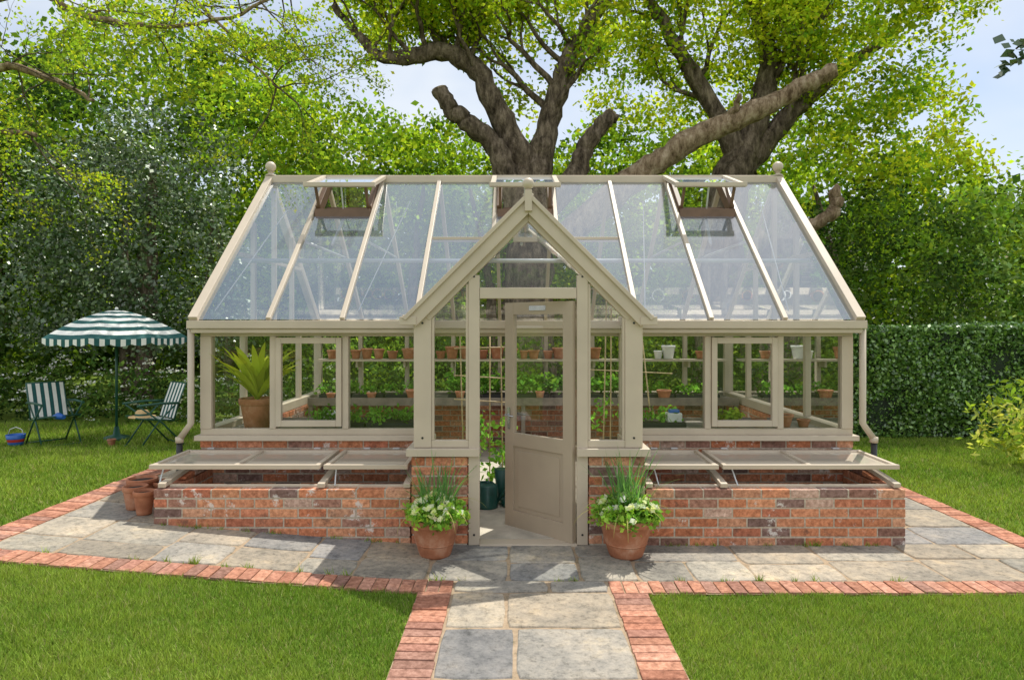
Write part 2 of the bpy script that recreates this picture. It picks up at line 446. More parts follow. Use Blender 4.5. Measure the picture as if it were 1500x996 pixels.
for sg in (-1,1):
    xa,xb=XC+sg*.905,XC+sg*.47
    bwall(mb,(min(xa,xb),YP+.055),(max(xa,xb),YP+.055),-.05,.705,.11)
    bwall(mb,(XC+sg*.85,YP+.115),(XC+sg*.85,YF),-.05,.705,.108,1)
mb.build('porch_brick',['brick','mortar'],GH,bevel=.004)

mb=MB(); F=mb
for Y,sg in ((YF,1),(YB,-1)):
    segs=[(XC-W,XC-.90),(XC+.90,XC+W)] if sg==1 else [(XC-W,XC+W)]
    for a,b in segs:
        F.box(a-.03 if a<XC-2 else a,b+.03 if b>XC+2 else b,min(Y-sg*.05,Y+sg*.12),max(Y-sg*.05,Y+sg*.12),.70,.745)
        F.box(a,b,Y+.012 if sg==1 else Y-.078,Y+.078 if sg==1 else Y-.012,.745,.80)
    F.box(XC-W,XC+W,Y+.010 if sg==1 else Y-.08,Y+.08 if sg==1 else Y-.010,1.625,1.72)
    for i,x in enumerate(bays):
        w=.10 if i in (0,9) else .055
        xx=x+(.05 if i==0 else -.05 if i==9 else 0)
        if sg==1 and i in (4,5): continue
        F.box(xx-w/2,xx+w/2,Y+.005 if sg==1 else Y-.085,Y+.085 if sg==1 else Y-.005,.80,1.625)
for yy in (YF-.08,YB+.08):
    F.box(XC-W-.06,XC+W+.06,yy-.045,yy+.045,1.695,1.765)
    F.box(XC-W-.03,XC+W+.03,yy-.02 if yy<7 else yy-.08,yy+.08 if yy<7 else yy+.02,1.655,1.693)
for sg in (-1,1):
    a,b=sorted((XC+sg*2.268,XC+sg*1.62)); a+=.03;b-=.03
    y0,y1=YF-.012,YF+.035
    F.box(a,a+.05,y0,y1,.82,1.615);F.box(b-.05,b,y0,y1,.82,1.615)
    F.box(a+.05,b-.05,y0,y1,.82,.875);F.box(a+.05,b-.05,y0,y1,1.56,1.615)
for sg in (-1,1):
    x=XC+sg*(W-.04)
    F.box(x-.06,x+.06,YF+.09,YB-.09,.70,.80); F.box(x-.035,x+.035,YF+.085,YB-.085,1.63,1.715)
    for y in (YF+.86,YM,YB-.86):
        F.box(x-.03,x+.03,y-.03,y+.03,.80,1.63)
    for y in (YM-.6,YM,YM+.6):
        z=rz(y) if y<=YM else rz(2*YM-y)
        F.box(x-.025,x+.025,y-.025,y+.025,1.715,z-.04)
    F.box(x-.02,x+.02,YM-.95,YM+.95,2.42,2.46)
def rafter(x,ya,yb,w,hh,dz=0,mi=0):
    F.beam((x,ya,rz(ya)+dz),(x,yb,rz(yb)+dz),w,hh,mi=mi)
    F.beam((x,2*YM-ya,rz(ya)+dz),(x,2*YM-yb,rz(yb)+dz),w,hh,mi=mi)
for i,x in enumerate(bays):
    if i in (0,9):
        s_=1 if i==9 else -1
        rafter(x+.005*s_,YE-.03,YM-.01,.08,.10,.005)
    elif i in (4,5):
        F.beam((x,6.80,rz(6.80)),(x,YM-.02,rz(YM-.02)),.042,.07)
        F.beam((x,2*YM-YE,EZ),(x,YM+.02,rz(YM-.02)),.042,.07)
    else: rafter(x,YE-.02,YM-.02,.042,.07,.002)
F.box(XC-W-.05,XC+W+.05,YM-.05,YM+.05,RZ-.03,RZ+.045)
F.box(XC-W-.045,XC+W+.045,YM-.018,YM+.018,RZ+.045,RZ+.06)
F.box(bays[3]+.028,bays[6]-.028,6.775,6.815,rz(6.79)-.025,rz(6.79)+.025)
def finial(x,y,z,r):
    F.lathe((x,y,z),[(r*.9,0),(r*.9,.012),(r*.45,.02),(r*.4,.035),(r*.7,.042),(r*.35,.05)],16)
    F.ball((x,y,z+.05+r*.9),r)
finial(XC-W-.0,YM,RZ+.055,.06); finial(XC+W+.0,YM,RZ+.055,.06)
mb.build('main_frame',['frame'],GH,bevel=.004)

mb=MB()
for sg in (-1,1):
    x=XC+sg*(W+.045); y=YF-.07
    mb.tube([(x,y,1.69),(x,y,.86),(x+sg*.10,y+.0,.72)],.028,12)
    mb.tube([(x+sg*.10,y,.74),(x+sg*.10,y,.69)],.034,12)
    mb.tube([(x+sg*.10,y,.69),(x+sg*.10,y,.0)],.026,12,mi=1)
mb.build('downpipes',['frame','black'],GH)

VB=(1,4,7); YV=7.13
g=MB(); vf=MB()
for i in range(9):
    a,b=bays[i],bays[i+1]
    top=YV if i in VB else YM-.03
    lo=YE-.02
    if i in (3,4,5): lo=6.79
    g.add([(a,lo,rz(lo)+.012),(b,lo,rz(lo)+.012),(b,top,rz(top)+.012),(a,top,rz(top)+.012)],[(0,1,2,3)])
    g.add([(a,2*YM-YE,EZ+.01),(b,2*YM-YE,EZ+.01),(b,YM+.03,rz(YM-.03)+.01),(a,YM+.03,rz(YM-.03)+.01)],[(3,2,1,0)],1)
    if i in VB:
        a2,b2=a+.03,b-.03
        vf.beam((a2,YV,rz(YV)+.01),(b2,YV,rz(YV)+.01),.08,.10,mi=1)
        for x in (a2+.02,b2-.02): vf.beam((x,YV+.04,rz(YV+.04)+.02),(x,YM-.06,rz(YM-.06)+.02),.05,.12,mi=1)
        vf.beam((a2+.06,YV+.2,rz(YV)+.10),(b2-.06,YV+.2,rz(YV)+.10),.03,.03,mi=1)
        th=math.radians(19); L=.68
        hy,hz=YM-.03,RZ+.035
        ey,ez=hy-L*math.cos(th),hz-L*math.sin(th)
        P=lambda x,t:(x,hy+(ey-hy)*t,hz+(ez-hz)*t)
        ax,bx=a-.04,b+.04
        for x in (ax+.025,bx-.025): vf.beam(P(x,0),P(x,1),.05,.04)
        vf.beam(P(ax+.05,.03),P(bx-.05,.03),.05,.039); vf.beam(P(ax-.01,1.02),P(bx+.01,1.02),.06,.043)
        g.add([P(ax+.04,.05),P(bx-.04,.05),P(bx-.04,.97),P(ax+.04,.97)],[(0,1,2,3)],2)
        cx=(a+b)/2
        vf.tube([(cx,YV+.03,rz(YV)+.02),P(cx,.93)],.010,8,mi=2)
        vf.tube([(cx,YV+.03,rz(YV)-.03),(cx-.04,YV-.28,rz(YV-.28)-.10)],.016,8,mi=2)
        for x in (a2+.03,b2-.03): vf.beam((x,YV+.02,rz(YV+.1)),P(x,.97),.02,.03,up=(1,0,0),mi=1)
for sg in (-1,1):
    p=lambda o,y:(XC+sg*o,y,rz(y)+.012)
    yv=YE+(1.80-EZ)/slope
    poly=[p(.972,YE-.02),p(.972,6.79),p(.12,6.79),p(.93,yv)]
    g.add(poly,[(0,1,2,3) if sg==1 else (3,2,1,0)])
g.build('roof_glass',['glass_roof','glass','glass_roof'],GH)
vf.build('roof_vents',['frame','timber','metal'],GH,bevel=.003)

g=MB()
def vq(x0,x1,y,z0,z1): g.add([(x0,y,z0),(x1,y,z0),(x1,y,z1),(x0,y,z1)],[(0,1,2,3)])
for i in range(9):
    if i not in (3,4,5): vq(bays[i],bays[i+1],YF+.04,.80,1.625)
    vq(bays[i],bays[i+1],YB-.04,.80,1.625)
for sg in (-1,1):
    x=XC+sg*(W-.04)
    g.add([(x,YF+.05,.8),(x,YB-.05,.8),(x,YB-.05,1.72),(x,YM,RZ-.06),(x,YF+.05,1.72)],[(0,1,2,3,4)])
AZ=2.735; TI=.185
yg=YP+.035
for sg in (-1,1):
    pts=[(XC+sg*.46,yg,.78),(XC+sg*.76,yg,.78),(XC+sg*.76,yg,AZ-TI-.76),(XC+sg*.46,yg,AZ-TI-.46)]
    g.add(pts,[(0,1,2,3)])
    x=XC+sg*.85
    g.add([(x,YP+.06,.78),(x,YF,.78),(x,YF,1.76),(x,YP+.06,1.76)],[(0,1,2,3)])
g.add([(XC-.38,yg,2.01),(XC+.38,yg,2.01),(XC+.38,yg,AZ-TI-.38),(XC,yg,AZ-TI),(XC-.38,yg,AZ-TI-.38)],[(0,1,2,3,4)])
g.build('wall_glass',['glass'],GH)
g=MB()
PR=AZ-.025
for sg in (-1,1):
    yj=YE+(PR-EZ)/slope
    g.add([(XC,YP+.06,PR-.02),(XC,yj,PR-.02),(XC+sg*.93,YE+(1.80-EZ)/slope,1.79),(XC+sg*.93,YP+.06,1.79)],[(0,1,2,3)])
g.build('porch_roof_glass',['glass'],GH)

mb=MB(); F=mb
d0,d1=YP,YP+.07
for sg in (-1,1):
    def bx(o0,o1,y0,y1,z0,z1,mi=0):
        a,b=sorted((XC+sg*o0,XC+sg*o1)); F.box(a,b,y0,y1,z0,z1,mi)
    bx(.752,.888,d0,YP+.13,.775,1.80)
    bx(.378,.463,d0,d1,0.02,AZ-.16-.463)
    bx(.463,.752,d0+.006,d1-.005,.775,.83)
    bx(.376,.94,YP-.045,YP+.12,.712,.772)
    bx(.80,.94,YP+.12,YF-.06,.712,.770)
    bx(.82,.885,YP+.13,YF,.77,.82)
    bx(.815,.885,YP+.13,YF,1.72,1.80)
    bx(.82,.88,YF-.07,YF,.82,1.72)
    bx(.463,.485,d0+.012,d1-.01,.83,AZ-.20-.49); bx(.732,.752,d0+.012,d1-.01,.83,AZ-.20-.75)
    def barge(o_out,th,y0,y1,oend,mi=0):
        za=o_out
        A=[(0,za),(oend,za-oend),(oend-th*.7071,za-oend-th*.7071),(0,za-th*1.4142)]
        vs=[(XC+sg*x,y,z) for y in (y0,y1) for x,z in A]
        fs=[(0,1,2,3),(7,6,5,4),(0,4,5,1),(1,5,6,2),(2,6,7,3),(3,7,4,0)]
        if sg==1: fs=[f[::-1] for f in fs]
        F.add(vs,fs,mi)
    barge(AZ,.110,YP-.05,YP+.05,.945)
    barge(AZ-.145,.045,YP-.004,YP+.06,.80)
    barge(AZ+.012,.032,YP-.075,YP+.03,.965)
    bx(.86,.99,YP-.06,YP+.05,1.725,1.79); bx(.90,.985,YP+.05,YF-.13,1.745,1.805)
    F.beam((XC+sg*.93,YE+.02,1.81),(XC+sg*.02,YE+(PR-EZ)/slope,PR+.01),.05,.03)
    for yy in (YP+.75,):
        F.beam((XC+sg*.02,yy,PR-.02),(XC+sg*.92,yy,1.81),.035,.03,up=(0,1,0))
F.box(XC-.376,XC+.376,d0+.004,d1,1.93,2.015)
F.box(XC-.03,XC+.03,YP+.05,YE+(PR-.03-EZ)/slope,PR-.03,PR+.012)
F.box(XC-.378,XC+.378,YP-.02,YP+.12,.0,.032)
finial(XC,YP-.01,AZ-.01,.046)
F.box(XC-.028,XC+.028,YP-.082,YP-.04,AZ-.14,AZ+.02)
mb.build('porch_frame',['frame'],GH,bevel=.004)
mb=MB()
for sg in (-1,1):
    for o,z in ((.82,1.74),(.82,.85),(.42,2.1),(.42,.10)):
        mb.tube([(XC+sg*o,YP+.001,z),(XC+sg*o,YP-.003,z)],.009,10)
mb.build('fixings',['black'],GH)

mb=MB(); dw=.725; dh=1.90
mb.box(0,.095,0,.045,.02,dh);mb.box(dw-.095,dw,0,.045,.02,dh)
mb.box(.095,dw-.095,.001,.044,.02,.16);mb.box(.095,dw-.095,.001,.044,.70,.81);mb.box(.095,dw-.095,.001,.044,dh-.10,dh)
mb.box(.095,dw-.095,.014,.030,.16,.70)
mb.box(.135,dw-.135,.006,.036,.20,.66)
mb.add([(.095,.022,.81),(dw-.095,.022,.81),(dw-.095,.022,dh-.1),(.095,.022,dh-.1)],[(0,1,2,3)],1)
mb.box(.27,.45,-.004,-.001,dh-.07,dh-.03,2); mb.box(.27,.45,.046,.049,dh-.07,dh-.03,2)
for yy,s_ in ((-.004,-1),(.049,1)):
    mb.box(dw-.062,dw-.034,min(yy,yy+s_*.006),max(yy,yy+s_*.006),.84,1.02,2)
    mb.tube([(dw-.048,yy,.96),(dw-.048,yy+s_*.045,.96),(dw-.15,yy+s_*.05,.955)],.009,8,mi=2)
dirv=Vector((-.73,.683,0)).normalized(); ny=Vector((-dirv.y,dirv.x,0))
xf=Matrix(((dirv.x,ny.x,0,XC+.372),(dirv.y,ny.y,0,YP+.03),(0,0,1,.012),(0,0,0,1)))
mb.build('door',['frame2','glass','brass'],GH,bevel=.003,xf=xf)

mb=MB()
mb.tube([(XC-W+.1,6.62,rz(6.62)-.08),(XC+W-.1,6.62,rz(6.62)-.08)],.022,8)
for i in (1,2,7,8):
    x=bays[i]
    mb.tube([(x,YM-.85,rz(YM-.85)-.04),(x,YM+.85,rz(YM-.85)-.04)],.014,6)
for i in (0,2,6,8):
    a,b=(bays[i]+.10,bays[i+1]-.30)
    mb.tube([(a,YE+.15,rz(YE+.15)-.06),(b,YM-.25,rz(YM-.25)-.06)],.006,6,mi=1)
mb.build('tie_rods',['metal','white'],GH)
mb=MB(); mb.box(XC-.79,XC+.79,YP+.13,YF-.0,.012,.035); mb.box(XC-W+.12,XC+W-.12,YF+.125,YB-.12,.010,.034); mb.box(XC-.86,XC+.86,YF+.002,YF+.122,.010,.034)
mb.build('floor',['concrete'],GH)

mb=MB()
def bench(x0,x1,y0,y1,z):
    n=int((y1-y0)/.07)
    for k in range(n):
        ya=y0+k*(y1-y0)/n; mb.box(x0,x1,ya,ya+.055,z-.02,z)
    for x in (x0+.03,(x0+x1)/2,x1-.03):
        for y in (y0+.03,y1-.03): mb.box(x-.025,x+.025,y-.025,y+.025,0,z-.022)
    mb.box(x0,x1,y0-.012,y0-.002,z-.07,z+.03); mb.box(x0,x1,y1+.002,y1+.012,z-.07,z+.03)
bench(XC-2.78,XC-.98,6.1,6.75,.76)
bench(XC+.98,XC+2.78,6.1,6.75,.76)
bench(XC-2.78,XC+2.78,8.6,9.25,.76)
mb.build('staging_bench',['bench'],None)
mb=MB()
mb.box(XC-2.78,XC+2.78,9.02,9.28,1.235,1.265)
for x in bays[1:9]: mb.box(x-.015,x+.015,9.1,9.27,1.15,1.233)
mb.build('wall_shelf',['frame'],None)

def pot_into(mb,c,r,hh,mi=0,soil=1,seg=20):
    mb.lathe(c,[(.001,0),(r*.66,0),(r*.70,.01),(r*.92,hh*.76),(r*.93,hh*.78),(r*1.02,hh*.80),(r*1.04,hh*.97),(r*1.0,hh),(r*.88,hh),(r*.86,hh*.86)],seg,mi)
    mb.lathe(c,[(r*.87,hh*.88),(.001,hh*.9)],seg,soil)
mb=MB()
x=XC-2.6
while x<XC+2.6:
    r=random.uniform(.055,.095); mi=random.choice([0,0,0,0,2]) if x>0 else 0
    pot_into(mb,(x,9.12+random.uniform(-.02,.02),1.266),r,r*random.uniform(1.4,2.0),mi); x+=r*2.15+random.choice([0,.01,.03,.25 if x>0 else .06])
mb.build('flowerpot_row',['terra','soil','white'])
mb=MB()
x=XC-2.5
while x<XC+2.6:
    r=random.uniform(.05,.10); pot_into(mb,(x,8.66,.765),r,r*random.uniform(1.2,1.8)); x+=r*2.2+random.choice([.1,.4,.7,.9])
mb.build('flowerpot_row',['terra','soil'])
def tray_of(name,x0,x1,y0,y1,z,n,hgt,pal,size=.05):
    mb=MB()
    k=max(1,int((x1-x0)/.4)); w=(x1-x0)/k
    for i in range(k): mb.box(x0+i*w+.01,x0+(i+1)*w-.01,y0,y1,z,z+.05,0); mb.box(x0+i*w+.02,x0+(i+1)*w-.02,y0+.01,y1-.01,z+.05,z+.053,1)
    ob=mb.build(name,['black','soil'])
    C=np.stack([R.uniform(x0,x1,n),R.uniform(y0,y1,n),z+.06+R.uniform(.2,1,n)*hgt],1)
    foliage('seedling_leaves',[leaves_from(C,.035,14,size,pal,1,.8)],parent=ob)
PG=[(.18,.38,.06),(.24,.46,.08),(.14,.30,.05)]
tray_of('seedling_tray',XC-2.0,XC-1.0,6.2,6.6,.765,50,.06,PG)
tray_of('seedling_tray',XC+1.0,XC+1.5,6.2,6.6,.765,16,.05,PG)
tray_of('seedling_tray',XC-1.0,XC+1.25,8.78,9.0,.765,110,.22,PG,.07)
tray_of('seedling_tray',XC-2.7,XC-1.4,8.78,9.0,.765,24,.10,PG,.06)
tray_of('seedling_tray',XC+1.4,XC+2.6,8.78,9.0,.765,24,.10,PG,.06)

def strap_leaf(mb,base,az,L,w,lift,mi,col,curl=1.0,n=8):
    p=Vector(base); side=Vector((-math.sin(az),math.cos(az),0))
    vs=[];ang=lift
    for i in range(n+1):
        t=i/n; ww=w*math.sin(math.pi*min(1,.12+t*.88))**.7*.5+.0005
        vs+= [p-side*ww,p+side*ww]
        ang-=curl/n*(.4+t)
        p=p+Vector((math.cos(az)*math.cos(ang),math.sin(az)*math.cos(ang),math.sin(ang)))*L/n
    mb.add(vs,[(2*i,2*i+1,2*i+3,2*i+2) for i in range(n)],mi,col,True)
mb=MB(); c=(-2.42,6.24,.765)
pot_into(mb,c,.16,.28)
for k in range(52):
    g_=random.uniform(.65,1.2); strap_leaf(mb,(c[0],c[1],c[2]+.26),random.uniform(0,6.28),random.uniform(.40,.66),.07,random.uniform(.9,1.5),2,(.60*g_,.68*g_,.08*g_),random.uniform(.4,1.6))
mb.build('bird_nest_fern',['terra','soil','leaf'])
mb=MB(); c=(XC+1.9,6.3,.765); mb.lathe(c,[(.001,0),(.10,0),(.13,.06),(.12,.06),(.10,.05),(.001,.05)],16,0)
ob=mb.build('seedling_bowl',['terra'])
foliage('bowl_leaves',[leaves_from(np.array([[c[0]+R.uniform(-.1,.1),c[1]+R.uniform(-.1,.1),c[2]+.1] for _ in range(14)]),.03,16,.05,[(.3,.42,.06)],1)],parent=ob)
mb=MB()
for x,r in ((XC+2.2,.07),(XC+2.42,.10),(XC+2.62,.06)): pot_into(mb,(x,6.3,.765),r,r*1.2)
mb.build('terracotta_pot',['terra','soil'])
mb=MB()
for x,y in ((-1.75,6.5),): mb.lathe((x,y,.765),[(.001,0),(.10,0),(.13,.05),(.135,.12),(.13,.12),(.12,.03),(.001,.02)],16,0)
mb.build('plant_saucer',['white'])
mb=MB(); mb.box(1.42,1.56,6.25,6.36,.765,.90,0); mb.box(1.44,1.54,6.27,6.34,.90,.93,1)
mb.build('plastic_container',['white','blue'],bevel=.01)

mb=MB()
for x in (-.55,-.42,-.28,-.14,.9,1.0):
    mb.tube([(x,7.0+random.uniform(-.1,.1),0.03),(x+random.uniform(-.05,.05),7.0,random.uniform(1.6,2.0))],.008,6)
for z in (.95,1.2,1.48): mb.tube([(-.65,6.99,z),(.0,7.01,z+random.uniform(-.05,.05))],.007,6)
for x in (1.35,1.55,.75): mb.tube([(x,7.3,.03),(x-.2,7.25,1.75)],.008,6)
mb.tube([(.7,7.2,1.25),(1.7,7.25,1.2)],.006,6)
mb.build('bamboo_cane_frame',['bamboo'])
C=np.concatenate([np.stack([R.uniform(-.6,0,26),R.uniform(6.9,7.1,26),R.uniform(.1,.8,26)],1),np.stack([R.uniform(.7,1.6,26),R.uniform(7.1,7.3,26),R.uniform(.1,.9,26)],1)])
foliage('tomato_plant',[leaves_from(C,.06,14,.07,PG,1)])
def boot(mb,x,y,ang):
    ca,sa=math.cos(ang),math.sin(ang)
    mb.tube([(x,y,.05),(x,y,.18),(x,y,.36)],[.05,.052,.068],12)
    mb.tube([(x-ca*.05,y-sa*.05,.065),(x+ca*.06,y+sa*.06,.07),(x+ca*.16,y+sa*.16,.065),(x+ca*.2,y+sa*.2,.06)],[.045,.05,.045,.025],12)
mb=MB(); boot(mb,-.14,6.35,-1.2);boot(mb,-.0,6.4,-1.5); mb.build('wellington_boots',['teal'])
mb=MB(); c=(-.27,6.2,.035)
mb.lathe(c,[(.001,0),(.10,0),(.10,.02),(.095,.2),(.06,.23),(.06,.2)],18)
mb.tube([(c[0]+.09,c[1],.09),(c[0]+.2,c[1],.22),(c[0]+.26,c[1],.27)],[.02,.014,.012],8); mb.lathe((c[0]+.265,c[1],.265),[(.012,0),(.04,.02),(.001,.022)],10)
mb.tube([(c[0]-.09,c[1],.08),(c[0]-.18,c[1],.17),(c[0]-.12,c[1],.27),(c[0],c[1],.27)],.01,8)
mb.build('watering_can',['teal'])

# ------------------------------------------------------------------ cold frames
def coldframe(x0,x1,xdiv,lids):
    E=empty('cold_frame'); mb=MB(); zt=.455; yb=YF
    bwall(mb,(x0,YP+.055),(x1,YP+.055),-.07,zt,.108)
    outer=x0 if abs(x0)>abs(x1) else x1; inner=x1 if outer==x0 else x0
    s_=1 if outer==x0 else -1
    bwall(mb,(outer+s_*.055,YP+.113),(outer+s_*.055,yb-.003),-.07,zt,.106,1)
    xo=outer+s_*.055
    for k in range(3):
        ya=YP+.30+k*.16; col=random.choice(BC); yc=min(ya+.15,yb-.01)
        zb=zt+.004; z1=.465+(ya-YP)*.12; z2=.465+(yc-YP)*.12
        vs=[]
        for x in (xo-.05,xo+.05):
            vs+= [(x,ya,zb),(x,yc,zb),(x,yc,z2-.02),(x,ya,max(zb+.005,z1-.02))]
        mb.add(vs,[(0,1,2,3),(7,6,5,4),(0,4,5,1),(1,5,6,2),(2,6,7,3),(3,7,4,0)],0,col)
    mb.build('brick_walls',['brick','mortar'],E,bevel=.004)
    mb=MB()
    zf,zk=zt+.02,.565
    for x in (outer+s_*.05,xdiv,inner-s_*.03):
        mb.beam((x,YP+.02,zf),(x,YF-.02,zk),.055,.035)
    mb.box(x0+.08,x1-.06,YP+.085,YP+.12,zt-.03,zt+.012)
    mb.box(x0,x1,YF-.035,YF+.0,.545,.59)
    mb.build('rails',['frame'],E,bevel=.003)
    mb=MB(); gl=MB()
    for a,b,n in lids:
        hy,hz=YF-.055,.610; ey,ez=YP+.12,.602
        P=lambda x,t:(x,hy+(ey-hy)*t,hz+(ez-hz)*t)
        w=(b-a)/n
        for i in range(n+1):
            x=a+i*w; x=min(max(x,a+.0175),b-.0175)
            mb.beam(P(x,0),P(x,1),.035,.034)
        mb.beam(P(a+.036,.04),P(b-.036,.04),.045,.032); mb.beam(P(a-.004,1.0),P(b+.004,1.0),.035,.036)
        gl.add([P(a+.02,.05),P(b-.02,.05),P(b-.02,.97),P(a+.02,.97)],[(0,1,2,3)])
        for x in (a+.2,b-.2): mb.box(x-.03,x+.03,hy,YF-.02,.629,.641,1)
        mb.tube([(a+.08,ey+.05,ez-.01),(a+.10,YP+.06,zt+.01)],.007,6,mi=1)
    mb.build('lids',['frame','metal'],E,bevel=.003)
    gl.build('lid_glass',['glass_lid'],E)
    mb=MB(); mb.box(x0+.1,x1-.1,YP+.11,YF,.0,.10); mb.build('soil_bed',['soil'],E)
coldframe(XC-2.905,XC-.915,-1.52,[(-2.90,-1.56,2),(-1.52,-.86,1)])
coldframe(XC+.915,XC+2.925,1.62,[(1.02,1.60,1),(1.64,3.03,2)])

# ------------------------------------------------------------------ pots outside
def flower_planter(x,y,r,hh,tall,seed):
    random.seed(seed)
    mb=MB(); z=.022; c=(x,y,z)
    mb.lathe(c,[(.001,0),(r*.60,0),(r*.64,.015),(r*.82,hh*.45),(r*.93,hh*.78),(r*1.0,hh*.82),(r*1.04,hh*.84),(r*1.04,hh*.96),(r*1.0,hh),(r*.9,hh),(r*.88,hh*.86)],32,0)
    mb.lathe(c,[(r*.66,.02*1+hh*.30),(r*.775,hh*.32),(r*.785,hh*.35),(r*.77,hh*.36)],32,0)
    mb.lathe(c,[(r*.9,hh*.9),(.001,hh*.93)],24,1)
    for k in range(105):
        a=random.uniform(0,6.28); rr=random.uniform(0,r*.6); g_=random.uniform(.7,1.2)
        strap_leaf(mb,(x+rr*math.cos(a),y+rr*math.sin(a),z+hh*.9),random.uniform(0,6.28),random.uniform(.4,1.0)*tall,.009,random.uniform(1.0,1.56),2,(.16*g_,.33*g_,.11*g_),random.uniform(0,1.1),7)
    for k in range(12):
        a=random.uniform(0,6.28)
        strap_leaf(mb,(x,y,z+hh),a,random.uniform(.4,.5),.007,random.uniform(.5,1.0),2,(.45,.42,.15),random.uniform(1.5,2.6),9)
    ob=mb.build('potted_flowers',['terra','soil','leaf'])
    n=95; a=R.uniform(0,6.28,n); rr=r*1.15*np.sqrt(R.uniform(0,1,n))
    C=np.stack([x+rr*np.cos(a),y+rr*np.sin(a),z+hh*1.0+.11*(1-(rr/(r*1.25))**2)+R.uniform(-.03,.02,n)],1)
    lp=leaves_from(C,.028,20,.042,[(.26,.46,.07),(.36,.56,.09),(.20,.38,.06)],1,.8,.7)
    C2=C[R.integers(0,n,46)]+np.array([0,-.02,.045]); fl=leaves_from(C2,.010,8,.042,[(.84,.84,.56),(.84,.84,.76)],.6,.8,.9,.1,.1)
    foliage('flower_leaves',[lp,fl],parent=ob)
flower_planter(-.60,4.95,.185,.285,.54,3)
flower_planter(.815,4.95,.20,.285,.60,4)
for x,y,r,hh in ((-3.14,5.50,.095,.19),(-3.0,5.38,.08,.19),(-3.22,5.75,.12,.19),(-3.04,5.8,.11,.17)):
    mb=MB(); pot_into(mb,(x,y,h(x,y)+.02),r,hh); mb.build('terracotta_pot',['terra','soil'])

# ------------------------------------------------------------------ parasol, chairs
px,py=-5.93,9.9; pz=h(px,py)
mb=MB()
mb.tube([(px,py,pz-.02),(px,py,1.93)],.019,10,mi=2); mb.lathe((px,py,pz),[(.001,.0),(.17,.0),(.17,.05),(.05,.08),(.03,.2),(.025,.2)],20,2)
ns=8; RR=.97; rings=11
def cz(t): return 1.95-.40*t**1.6
for k in range(ns):
    for i in range(rings):
        t0,t1=i/rings,(i+1)/rings; mi=1 if (i%2==0) else 0
        sub=4
        for j in range(sub):
            u0,u1=j/sub,(j+1)/sub
            def pt(u,t):
                a0=2*math.pi*k/ns+.2;a1=2*math.pi*(k+1)/ns+.2
                x=(math.cos(a0)*(1-u)+math.cos(a1)*u)*RR*t; y=(math.sin(a0)*(1-u)+math.sin(a1)*u)*RR*t
                sag=.035*t*math.sin(math.pi*u)
                return (px+x,py+y,cz(t)-sag*.6)
            mb.add([pt(u0,t0),pt(u1,t0),pt(u1,t1),pt(u0,t1)],[(3,2,1,0)],mi,sm=True)
    m_=12
    for j in range(m_):
        u0,u1=j/m_,(j+1)/m_
        a,b=pt(u0,1.0),pt(u1,1.0)
        dr=lambda u:.07+.03*abs(math.sin(math.pi*u*3))
        mb.add([a,b,(b[0],b[1],b[2]-dr(u1)),(a[0],a[1],a[2]-dr(u0))],[(0,1,2,3)],1 if j%2 else 0)
    a0=2*math.pi*k/ns+.2
    mb.tube([(px,py,1.86),(px+math.cos(a0)*RR*.95,py+math.sin(a0)*RR*.95,cz(.95)-.015)],.005,6,mi=2)
    mb.tube([(px,py,1.45),(px+math.cos(a0)*RR*.5,py+math.sin(a0)*RR*.5,cz(.5)-.015)],.005,6,mi=2)
mb.ball((px,py,1.97),.025,0)
mb.build('garden_parasol',['stripe_w','stripe_g','green_m'])

def chair(x,y,ang):
    mb=MB(); hw=.25
    seat=[(.24,.43),(.05,.385),(-.18,.38)]; back=[(-.20,.39),(-.27,.62),(-.36,.88)]
    for s_ in (-1,1):
        Y=s_*hw
        mb.tube([(.27,Y,0),(.02,Y,.36),(-.22,Y,.60)],.012,8)
        mb.tube([(-.34,Y*1.04,0),(-.05,Y*1.04,.34),(.27,Y*1.04,.61)],.012,8)
        mb.tube([(-.20,Y*.97,.36),(-.27,Y*.97,.62),(-.37,Y*.97,.90)],.012,8)
        mb.tube([(.26,Y*.97,.44),(-.2,Y*.97,.37)],.012,8)
        mb.tube([(-.27,Y*1.06,.62),(.0,Y*1.08,.635),(.30,Y*1.06,.62)],.018,8)
    for a,z in ((.27,.02),(-.34,.02),(-.37,.90),(.26,.44),(-.20,.37)): mb.tube([(a,-hw,z),(a,hw,z)],.010,8)
    nst=9; w=2*hw*.94/nst
    for i in range(nst):
        y0=-hw*.94+i*w; mi=1+(i%2)
        for prof in (seat,back):
            vs=[]
            for a,z in prof: vs+= [(a,y0,z+.012),(a,y0+w,z+.012)]
            mb.add(vs,[(2*k,2*k+1,2*k+3,2*k+2) for k in range(len(prof)-1)],mi)
    xf=Matrix.Translation((x,y,h(x,y)+.01))@Matrix.Rotation(ang,4,'Z')@Matrix.Scale(.95,4)
    return mb.build('folding_garden_chair',['green_m','stripe_w','stripe_g'],xf=xf)
chair(-6.50,9.4,math.radians(-36)); chair(-5.02,9.2,math.radians(-130))
mb=MB(); hx,hy_=-5.10,9.10; hz=h(hx,hy_)+.415
mb.lathe((hx,hy_,hz),[(.17,0),(.165,.012),(.09,.02),(.085,.07),(.06,.095),(.001,.10)],24,0); mb.lathe((hx,hy_,hz),[(.093,.024),(.091,.05)],24,1)
mb.build('straw_hat',['straw','teal'])
mb=MB(); bx_,by_=-6.9,9.2; c=(bx_,by_,h(bx_,by_)+.02)
mb.lathe(c,[(.001,0),(.085,0),(.095,.05)],20,0); mb.lathe(c,[(.095,.05),(.107,.09)],20,1); mb.lathe(c,[(.107,.09),(.118,.15),(.11,.15),(.09,.02)],20,0)
